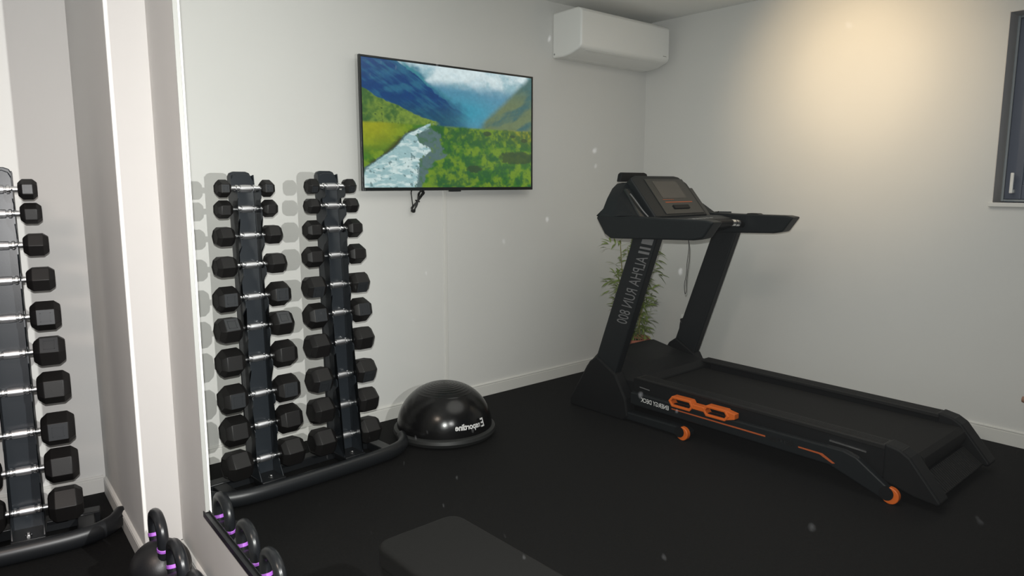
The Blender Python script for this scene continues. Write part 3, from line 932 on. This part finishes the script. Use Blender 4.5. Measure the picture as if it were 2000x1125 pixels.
# ------------------------------------------------------------------ potted bamboo
PC = Vector((3.90, 3.155, 0))
pl = thing('potted_bamboo', PC, label='green bamboo plant in a terracotta pot in the corner behind the treadmill', cat='plant')
bm = NB(); lathe(bm, [(0.0, 0.0), (0.080, 0.0), (0.112, 0.225), (0.122, 0.227), (0.124, 0.268), (0.110, 0.268), (0.106, 0.225), (0.0, 0.225)], 40, cap=False)
obj('pot', bm, 'terracotta', pl, smooth=35)
bm = NB(); lathe(bm, [(0.0, 0.242), (0.106, 0.235), (0.106, 0.225)], 24, cap=False)
obj('soil', bm, 'soil', pl)
rnd = random.Random(11)
leafbm = NB()
def leaf(p, d, L, wd):
    d = d.normalized(); side = d.cross(Vector((0, 0, 1)))
    if side.length < 0.1: side = Vector((1, 0, 0))
    side = (side.normalized() + Vector((rnd.uniform(-.5, .5), rnd.uniform(-.5, .5), rnd.uniform(-.5, .5)))).normalized()
    prev = None
    for t, wf in ((0, 0.1), (0.25, 0.9), (0.5, 1.0), (0.8, 0.5), (1.0, 0.02)):
        c = p + d * L * t + Vector((0, 0, -0.35 * L * t * t))
        a = leafbm.verts.new(c - side * wd * wf / 2); b_ = leafbm.verts.new(c + side * wd * wf / 2)
        if prev: leafbm.faces.new([prev[0], prev[1], b_, a])
        prev = (a, b_)
for k in range(13):
    a = rnd.uniform(0, 2 * PI); r0 = rnd.uniform(0.01, 0.07)
    h_ = rnd.uniform(0.30, 0.62) if k > 3 else rnd.uniform(0.66, 0.76)
    lean = rnd.uniform(0.02, 0.11)
    base = Vector((r0 * math.cos(a), r0 * math.sin(a), 0.205))
    tip = base + Vector((lean * math.cos(a) - 0.02, lean * math.sin(a), h_))
    path = [base, base.lerp(tip, 0.5) + Vector((rnd.uniform(-.02, .02), rnd.uniform(-.02, .02), 0.0)), tip]
    sp_ = smooth_path(path, 6)
    bm = NB(); tube(bm, sp_, [0.0032] * (len(sp_) - 1) + [0.0012], 6)
    obj('stem', bm, 'stem', pl)
    for q in range(int(18 + h_ * 26)):
        t = rnd.uniform(0.10, 1.0)
        c = base.lerp(tip, t)
        aa = rnd.uniform(0, 2 * PI)
        tw = Vector((math.cos(aa), math.sin(aa), rnd.uniform(0.0, 0.7)))
        tl = rnd.uniform(0.02, 0.09)
        twig_end = c + tw * tl
        if rnd.random() < 0.5:
            tube(leafbm, [c, twig_end], 0.0008, 3)
        for _ in range(rnd.choice((2, 3, 4))):
            dd = tw + Vector((rnd.uniform(-.7, .7), rnd.uniform(-.7, .7), rnd.uniform(-.5, .5)))
            leaf(twig_end, dd, rnd.uniform(0.05, 0.10), rnd.uniform(0.009, 0.015))
for v in leafbm.verts:      # keep clear of the walls
    v.co.x = min(v.co.x, 4.315 - PC.x); v.co.y = min(v.co.y, YB - 0.01 - PC.y)
obj('foliage', leafbm, 'leaf', pl, smooth=0)

# ------------------------------------------------------------------ treadmill (long axis along y, console at the far end)
tm = thing('treadmill', (3.49, 2.1, 0), label='large black treadmill with orange accents standing in the far corner under the warm light', cat='treadmill')
def T(name, bm, mat, **kw):
    par = kw.pop('parent', tm)
    return obj(name, bm, mat, par, world=True, **kw)
XL, XR = 3.075, 3.905       # outer faces
for sx, x0, x1 in ((-1, XL, XL + 0.058), (1, XR - 0.058, XR)):
    nm_near = sx < 0
    # upright
    bm = NB()
    prism(bm, [(2.815, 0.165), (2.640, 0.165), (2.334, 1.07), (2.497, 1.07)], YZ, x0, x1)
    up = T('upright', bm, 'tread_frame', smooth=0, bevel=0.008)
    # foot with gusset
    bm = NB()
    prism(bm, [(2.955, 0.0), (2.955, 0.045), (2.800, 0.30), (2.745, 0.34), (2.60, 0.26), (2.52, 0.13), (2.50, 0.03), (2.54, 0.0)], YZ, x0 - 0.012, x1 + 0.006)
    T('foot_cover', bm, 'tread_black', smooth=0, bevel=0.010)
    bm = NB()
    prism(bm, [(2.94, 0.012), (2.94, 0.052), (2.14, 0.062), (2.10, 0.05), (2.10, 0.022), (2.14, 0.012)], YZ, x0 - 0.006, x1)
    bar = T('floor_bar', bm, 'tread_frame', smooth=0, bevel=0.008)
    bm = NB(); xx = x0 - 0.010
    lathe(bm, [(0.036, -0.014), (0.036, 0.014)], 28, lambda x, y, z: (xx + z, 2.125 + x, 0.036 + y))
    T('transport_wheel', bm, 'orange', smooth=40, bevel=0.003)
    bm = NB()
    lathe(bm, [(0.029, -0.018), (0.029, 0.018)], 22, lambda x, y, z: (xx + z, 2.140 + x, 0.043 + y))
    T('wheel_hub', bm, 'tread_black', smooth=40)
    # side arm: long beam that bends down to the rear wheel
    bm = NB()
    prism(bm, [(2.50, 0.175), (2.50, 0.105), (1.36, 0.092), (1.13, 0.012), (1.075, 0.02), (1.085, 0.055), (1.24, 0.160), (1.30, 0.176)], YZ, x0 + 0.006, x0 + 0.040) if sx < 0 else \
        prism(bm, [(2.50, 0.175), (2.50, 0.105), (1.36, 0.092), (1.13, 0.012), (1.075, 0.02), (1.085, 0.055), (1.24, 0.160), (1.30, 0.176)], YZ, x1 - 0.040, x1 - 0.006)
    T('side_beam', bm, 'tread_frame', smooth=0, bevel=0.007)
    bm = NB(); xx = (x0 + 0.016) if sx < 0 else (x1 - 0.016)
    lathe(bm, [(0.036, -0.013), (0.036, 0.013)], 28, lambda x, y, z: (xx + z, 1.095 + x, 0.036 + y))
    T('rear_wheel', bm, 'orange', smooth=40, bevel=0.003)
    bm = NB()
    lathe(bm, [(0.030, -0.017), (0.030, 0.017)], 22, lambda x, y, z: (xx + z, 1.110 + x, 0.043 + y))
    T('wheel_hub', bm, 'tread_black', smooth=40)
    # foot rail and deck side
    ra, rb = (3.130, 3.215) if sx < 0 else (3.765, 3.850)
    bm = NB()
    prism(bm, [(2.50, 0.238), (2.50, 0.252), (1.14, 0.234), (1.075, 0.226), (1.075, 0.205), (1.14, 0.21)], YZ, ra, rb)
    fr = T('foot_rail', bm, 'rail_top', smooth=0, bevel=0.005)
    bm = NB()
    for q in range(7):
        xx = ra + 0.014 + q * 0.009
        prism(bm, [(2.48, 0.2515), (2.48, 0.2535), (1.16, 0.2357), (1.16, 0.2337)], YZ, xx, xx + 0.004)
    T('grip_ribs', bm, 'rail_top', parent=fr, smooth=0)
    bm = NB()
    sa = (ra + 0.004, ra + 0.03) if sx < 0 else (rb - 0.03, rb - 0.004)
    prism(bm, [(2.52, 0.243), (2.52, 0.08), (1.10, 0.085), (1.10, 0.22)], YZ, *sa)
    T('deck_side', bm, 'tread_black', smooth=0, bevel=0.003)
    # rear end cap
    bm = NB()
    prism(bm, [(1.15, 0.241), (1.15, 0.075), (1.02, 0.040), (0.925, 0.030), (0.915, 0.045), (1.045, 0.205), (1.085, 0.228)], YZ, ra - 0.004, rb + 0.006)
    T('end_cap', bm, 'tread_black', smooth=0, bevel=0.010, seg=3)
# running belt
bm = NB()
prism(bm, [(2.55, 0.208), (2.55, 0.200), (1.06, 0.188), (1.06, 0.120), (2.5, 0.120), (2.5, 0.112), (1.04, 0.112), (1.025, 0.125), (1.018, 0.155), (1.025, 0.182), (1.05, 0.197)], YZ, 3.235, 3.745)
T('running_belt', bm, 'belt', smooth=30, bevel=0.002)
bm = NB()
box(bm, (3.21, 1.07, 0.122), (3.77, 2.56, 0.186)); T('deck_board', bm, 'tread_black', smooth=0)
# rear lower grille plate
bm = NB()
prism(bm, [(1.03, 0.105), (0.945, 0.040), (0.945, 0.032), (1.06, 0.032), (1.06, 0.105)], YZ, 3.215, 3.765)
gp = T('rear_guard', bm, 'tread_black', smooth=0, bevel=0.003)
bm = NB()
for q in range(26):
    xx = 3.235 + q * 0.0198
    prism(bm, [(1.026, 0.108), (0.944, 0.045), (0.941, 0.048), (1.023, 0.112)], YZ, xx, xx + 0.007)
T('guard_ribs', bm, 'rail_top', parent=gp, smooth=0)
# motor hood
bm = NB()
secs = [(2.46, 0.205, 0.218), (2.49, 0.205, 0.250), (2.60, 0.205, 0.285), (2.84, 0.205, 0.328), (2.885, 0.205, 0.318), (2.93, 0.10, 0.24), (2.975, 0.06, 0.12), (2.98, 0.05, 0.07)]
rings = []
for (y, zb, zt) in secs:
    zb = 0.06 if y > 2.5 else 0.19
    w0, w1 = 3.140, 3.840
    ch = min(0.07, (zt - zb) * 0.4)
    rings.append([bm.verts.new(q) for q in ((w0, y, zb), (w0, y, zt - ch), (w0 + ch * 1.6, y, zt), (w1 - ch * 1.6, y, zt), (w1, y, zt - ch), (w1, y, zb))])
for a, b_ in zip(rings, rings[1:]):
    for k in range(6):
        bm.faces.new([a[k], a[(k + 1) % 6], b_[(k + 1) % 6], b_[k]])
bm.faces.new(rings[0]); bm.faces.new(rings[-1][::-1])
T('motor_hood', bm, 'tread_black', smooth=20, bevel=0.008)
bm = NB(); box(bm, (XL + 0.03, 2.80, 0.02), (XR - 0.03, 2.90, 0.10)); T('cross_tube', bm, 'tread_frame', smooth=0, bevel=0.006)

# handrail arms
arm_prof = [(1.985, 1.152), (2.045, 1.068), (2.10, 1.056), (2.645, 1.036), (2.690, 1.060), (2.755, 1.150), (2.72, 1.166), (2.35, 1.160), (2.03, 1.160)]
for x0, x1 in ((3.050, 3.140), (3.840, 3.930)):
    bm = NB(); prism(bm, arm_prof, YZ, x0, x1)
    T('handrail_arm', bm, 'tread_panel', smooth=0, bevel=0.010, seg=3)
# raised grip bumps and pulse sensors
bm = NB(); prism(bm, [(2.20, 1.158), (2.22, 1.166), (2.28, 1.166), (2.30, 1.158)], YZ, 3.86, 3.91); T('speed_button', bm, 'tread_black', smooth=0, bevel=0.002)
# console tray between the arms
bm = NB()
prism(bm, [(2.36, 1.085), (2.36, 1.135), (2.44, 1.150), (2.735, 1.150), (2.675, 1.055), (2.60, 1.045), (2.44, 1.055)], YZ, 3.12, 3.86)
T('console_tray', bm, 'tread_panel', smooth=0, bevel=0.008)
# grab bar in front of the tray with pulse sensors
bm = NB(); tube(bm, smooth_path([(3.13, 2.30, 1.10), (3.22, 2.31, 1.112), (3.49, 2.315, 1.115), (3.76, 2.31, 1.112), (3.85, 2.30, 1.10)], 6), 0.019, 14)
gb = T('grab_bar', bm, 'tread_black', smooth=50)
bm = NB()
tube(bm, [(3.735, 2.3105, 1.1125), (3.765, 2.3095, 1.1115)], 0.0198, 14); tube(bm, [(3.775, 2.3093, 1.111), (3.805, 2.306, 1.108)], 0.0198, 14)
tube(bm, [(3.175, 2.306, 1.108), (3.205, 2.3093, 1.111)], 0.0198, 14); tube(bm, [(3.215, 2.3095, 1.1115), (3.245, 2.3105, 1.1125)], 0.0198, 14)
T('pulse_sensor', bm, 'chrome', parent=gb, smooth=50)
# curved back shell with cup recesses: low at both sides, high in the middle
bm = NB()
st = [(3.052, 1.160, 2.742, 2.60), (3.090, 1.205, 2.735, 2.63), (3.130, 1.262, 2.742, 2.665), (3.180, 1.318, 2.748, 2.68), (3.225, 1.345, 2.752, 2.69),
      (3.755, 1.345, 2.765, 2.70), (3.800, 1.325, 2.762, 2.69), (3.850, 1.285, 2.75, 2.675), (3.895, 1.240, 2.74, 2.65), (3.928, 1.165, 2.74, 2.58)]
rings = []
for x, zt, yf, yb_ in st:
    zb = 1.06 if 3.12 < x < 3.87 else 1.15
    rings.append([bm.verts.new(q) for q in ((x, yb_ - 0.15, 1.148), (x, yb_ - 0.005, zt - 0.006), (x, yb_ + 0.02, zt), (x, yf, zt - 0.006), (x, yf + 0.012, 1.16), (x, yf - 0.03, zb), (x, yb_ - 0.15, zb + 0.02))])
for a, b_ in zip(rings, rings[1:]):
    n = len(a)
    for k in range(n):
        bm.faces.new([a[k], a[(k + 1) % n], b_[(k + 1) % n], b_[k]])
bm.faces.new(rings[0]); bm.faces.new(rings[-1][::-1])
T('console_shell', bm, 'tread_panel', smooth=25, bevel=0.006)
# tilted display head
PA, PB = Vector((0, 2.490, 1.142)), Vector((0, 2.690, 1.375))
pd = (PB - PA).normalized(); pn = Vector((0, -pd.z, pd.y)).normalized()     # towards the runner
def PP(x, t, o): return Vector((x, 0, 0)) + PA + (PB - PA) * t + pn * o
bm = NB()
prism(bm, [(3.235, 0.0), (3.745, 0.0), (3.745, 0.80), (3.700, 0.97), (3.66, 1.0), (3.29, 1.0), (3.235, 0.93)], lambda u, v, t: PP(u, v, t), 0.020, -0.06)
hd = T('display_head', bm, 'tread_panel', smooth=0, bevel=0.010, seg=3)
bm = NB(); prism(bm, [(3.345, 0.05), (3.715, 0.05), (3.715, 0.90), (3.345, 0.90)], lambda u, v, t: PP(u, v, t), 0.019, 0.0235)
T('glass_panel', bm, 'bezel', smooth=0, bevel=0.002)
bm = NB(); prism(bm, [(3.405, 0.42), (3.635, 0.42), (3.635, 0.84), (3.405, 0.84)], lambda u, v, t: PP(u, v, t), 0.0236, 0.0245)
T('screen', bm, 'display', smooth=0)
bm = NB()
prism(bm, [(3.405, 0.315), (3.665, 0.315), (3.665, 0.335), (3.405, 0.335)], lambda u, v, t: PP(u, v, t), 0.0236, 0.0243)
prism(bm, [(3.395, 0.385), (3.50, 0.385), (3.50, 0.393), (3.395, 0.393)], lambda u, v, t: PP(u, v, t), 0.0236, 0.0243)
T('orange_print', bm, 'orange_line', smooth=0)
bm = NB()
prism(bm, [(3.45, 0.16), (3.60, 0.16), (3.60, 0.25), (3.45, 0.25)], lambda u, v, t: PP(u, v, t), 0.0236, 0.0300)
T('control_knob', bm, 'tread_black', smooth=0, bevel=0.003)
# cup pockets beside the head
for xa, xb in ((3.150, 3.232), (3.752, 3.832)):
    bm = NB()
    prism(bm, [(xa, 0.10), (xb, 0.02), (xb, 0.78), (xa + 0.03 if xa < 3.5 else xa, 0.78)], lambda u, v, t: PP(u, v, t), -0.012, -0.05)
    T('side_pocket', bm, 'bezel', smooth=0, bevel=0.008)
bm = NB()
tube(bm, smooth_path([PP(3.185, 0.62, -0.006), PP(3.19, 0.45, -0.004), PP(3.20, 0.22, -0.005), PP(3.215, 0.08, -0.006)], 4), 0.004, 8)
T('pocket_trim', bm, 'print_grey', smooth=40)
# tablet ledge behind the head
bm = NB()
prism(bm, [(3.235, 1.350), (3.500, 1.350), (3.478, 1.397), (3.455, 1.404), (3.262, 1.404), (3.246, 1.395)], lambda u, v, t: (u, 2.735 + t, v), 0.0, 0.03)
T('tablet_ledge', bm, 'tread_black', smooth=0, bevel=0.004)
# key row on the tray
bm = NB()
for q in range(9):
    xx = 3.36 + q * 0.035
    box(bm, (xx, 2.385, 1.138), (xx + 0.022, 2.400, 1.143), None)
T('key_row', bm, 'grey_plastic', smooth=0)


# safety key with its cord
sk_ = NB(); box(sk_, (3.325, 2.305, 1.030), (3.350, 2.345, 1.062)); T('safety_key', sk_, 'red', smooth=0, bevel=0.004)
bm = NB()
x_, y_ = 3.337, 2.325
tube(bm, smooth_path([(x_, y_, 1.035), (x_, y_ - 0.004, 0.98), (x_, y_ + 0.004, 0.90), (x_, y_ + 0.006, 0.84), (x_, y_ + 0.016, 0.78), (x_, y_ + 0.010, 0.73), (x_, y_ + 0.001, 0.745),
                      (x_, y_ + 0.002, 0.79), (x_, y_ - 0.003, 0.85), (x_ + 0.004, y_ - 0.008, 0.92), (x_, y_ - 0.010, 0.99), (x_, y_, 1.035)], 5), 0.0016, 6)
T('key_cord', bm, 'cable', smooth=60)

# printed lettering (the room is seen mirrored)
td = Vector((0, 0.335, -0.942)).normalized(); tn = Vector((0, 1.0, 0.09)).normalized()
O = Vector((XL - 0.0012, 2.4350, 0.9480)) - tn * 0.040
def up_fn(u, v): return O + td * u + tn * v
bm = text_bm('ALPHA RUN 800', 0.108, up_fn, spacing=1.0, sx=0.53); T('upright_print', bm, 'print_grey', smooth=0)
bm = NB()
for (a0, a1) in ((-0.115, -0.072), (-0.055, -0.043), (-0.030, -0.016)):
    prism(bm, [(a0, 0.0), (a1, 0.0), (a1, 0.074), (a0, 0.074)], lambda u, v, t: O + td * u + tn * v + Vector((t, 0, 0)), 0.0, 0.0004)
T('stripe_print', bm, 'print_grey', smooth=0)
xb = XL + 0.0048
bm = text_bm('ENERGY DECK', 0.034, lambda u, v: (xb, 2.232 + u, 0.131 + v + u * 0.03), bold=0.0005, sx=0.84); T('deck_print', bm, 'print_white', smooth=0)
bm = text_bm('KETTLER', 0.033, lambda u, v: (xb, 1.527 + u, 0.128 + v), bold=0.001, sx=0.95); T('brand_print', bm, 'print_dark', smooth=0)
bm = NB()
prism(bm, [(2.215, 0.142), (2.215, 0.1485), (1.67, 0.1445), (1.67, 0.137)], YZ, xb, xb + 0.001)
prism(bm, [(1.505, 0.138), (1.505, 0.1315), (1.405, 0.1295), (1.345, 0.103), (1.332, 0.107), (1.392, 0.137)], YZ, xb, xb + 0.001)
T('orange_stripe', bm, 'orange_line', smooth=0)
# orange cushioning element with two openings
bm = NB()
def hexring(y0, y1, z0, z1, tk):
    c = 0.022
    o_ = [(y0, (z0 + z1) / 2), (y0 - c, z1), (y1 + c, z1), (y1, (z0 + z1) / 2), (y1 + c, z0), (y0 - c, z0)]
    i_ = [(y0 - tk * 1.3, (z0 + z1) / 2), (y0 - c - tk * .4, z1 - tk), (y1 + c + tk * .4, z1 - tk), (y1 + tk * 1.3, (z0 + z1) / 2), (y1 + c + tk * .4, z0 + tk), (y0 - c - tk * .4, z0 + tk)]
    for xa in (0,):
        A = [bm.verts.new((XL - 0.004, *q)) for q in o_]; B = [bm.verts.new((XL - 0.004, *q)) for q in i_]
        A2 = [bm.verts.new((XL + 0.045, *q)) for q in o_]; B2 = [bm.verts.new((XL + 0.045, *q)) for q in i_]
        for k in range(6):
            k2 = (k + 1) % 6
            bm.faces.new([A[k], A[k2], B[k2], B[k]]); bm.faces.new([A2[k], B2[k], B2[k2], A2[k2]])
            bm.faces.new([A[k], A2[k], A2[k2], A[k2]]); bm.faces.new([B[k], B[k2], B2[k2], B2[k]])
hexring(2.232, 2.075, 0.160, 0.218, 0.013)
hexring(2.020, 1.865, 0.160, 0.218, 0.013)
prism(bm, [(2.082, 0.178), (2.082, 0.203), (2.012, 0.203), (2.012, 0.178)], YZ, XL - 0.003, XL + 0.04)
prism(bm, [(1.885, 0.165), (1.885, 0.215), (1.835, 0.207), (1.835, 0.180)], YZ, XL + 0.0, XL + 0.04)
T('cushion_element', bm, 'orange', smooth=0, bevel=0.003)
bm = NB(); prism(bm, [(1.385, 0.184), (1.385, 0.192), (1.222, 0.184), (1.222, 0.177)], YZ, 3.128, 3.133); T('chrome_trim', bm, 'chrome', smooth=0)
bm = NB()
for (a, b_) in ((1.598, 1.578), (1.558, 1.536), (1.516, 1.492), (1.470, 1.360)):
    prism(bm, [(3.262, a), (3.274, a), (3.274, b_), (3.262, b_)], lambda u, v, t: (u, v, 0.1925 + (v - 1.06) * 0.0081 + t), 0.0005, 0.0012)
T('belt_print', bm, 'print_grey', smooth=0)
bm = NB(); prism(bm, [(2.475, 0.196), (2.475, 0.201), (2.405, 0.196), (2.405, 0.191)], YZ, 3.1325, 3.134); T('side_mark', bm, 'print_grey', smooth=0)

sc.cycles.use_denoising = True
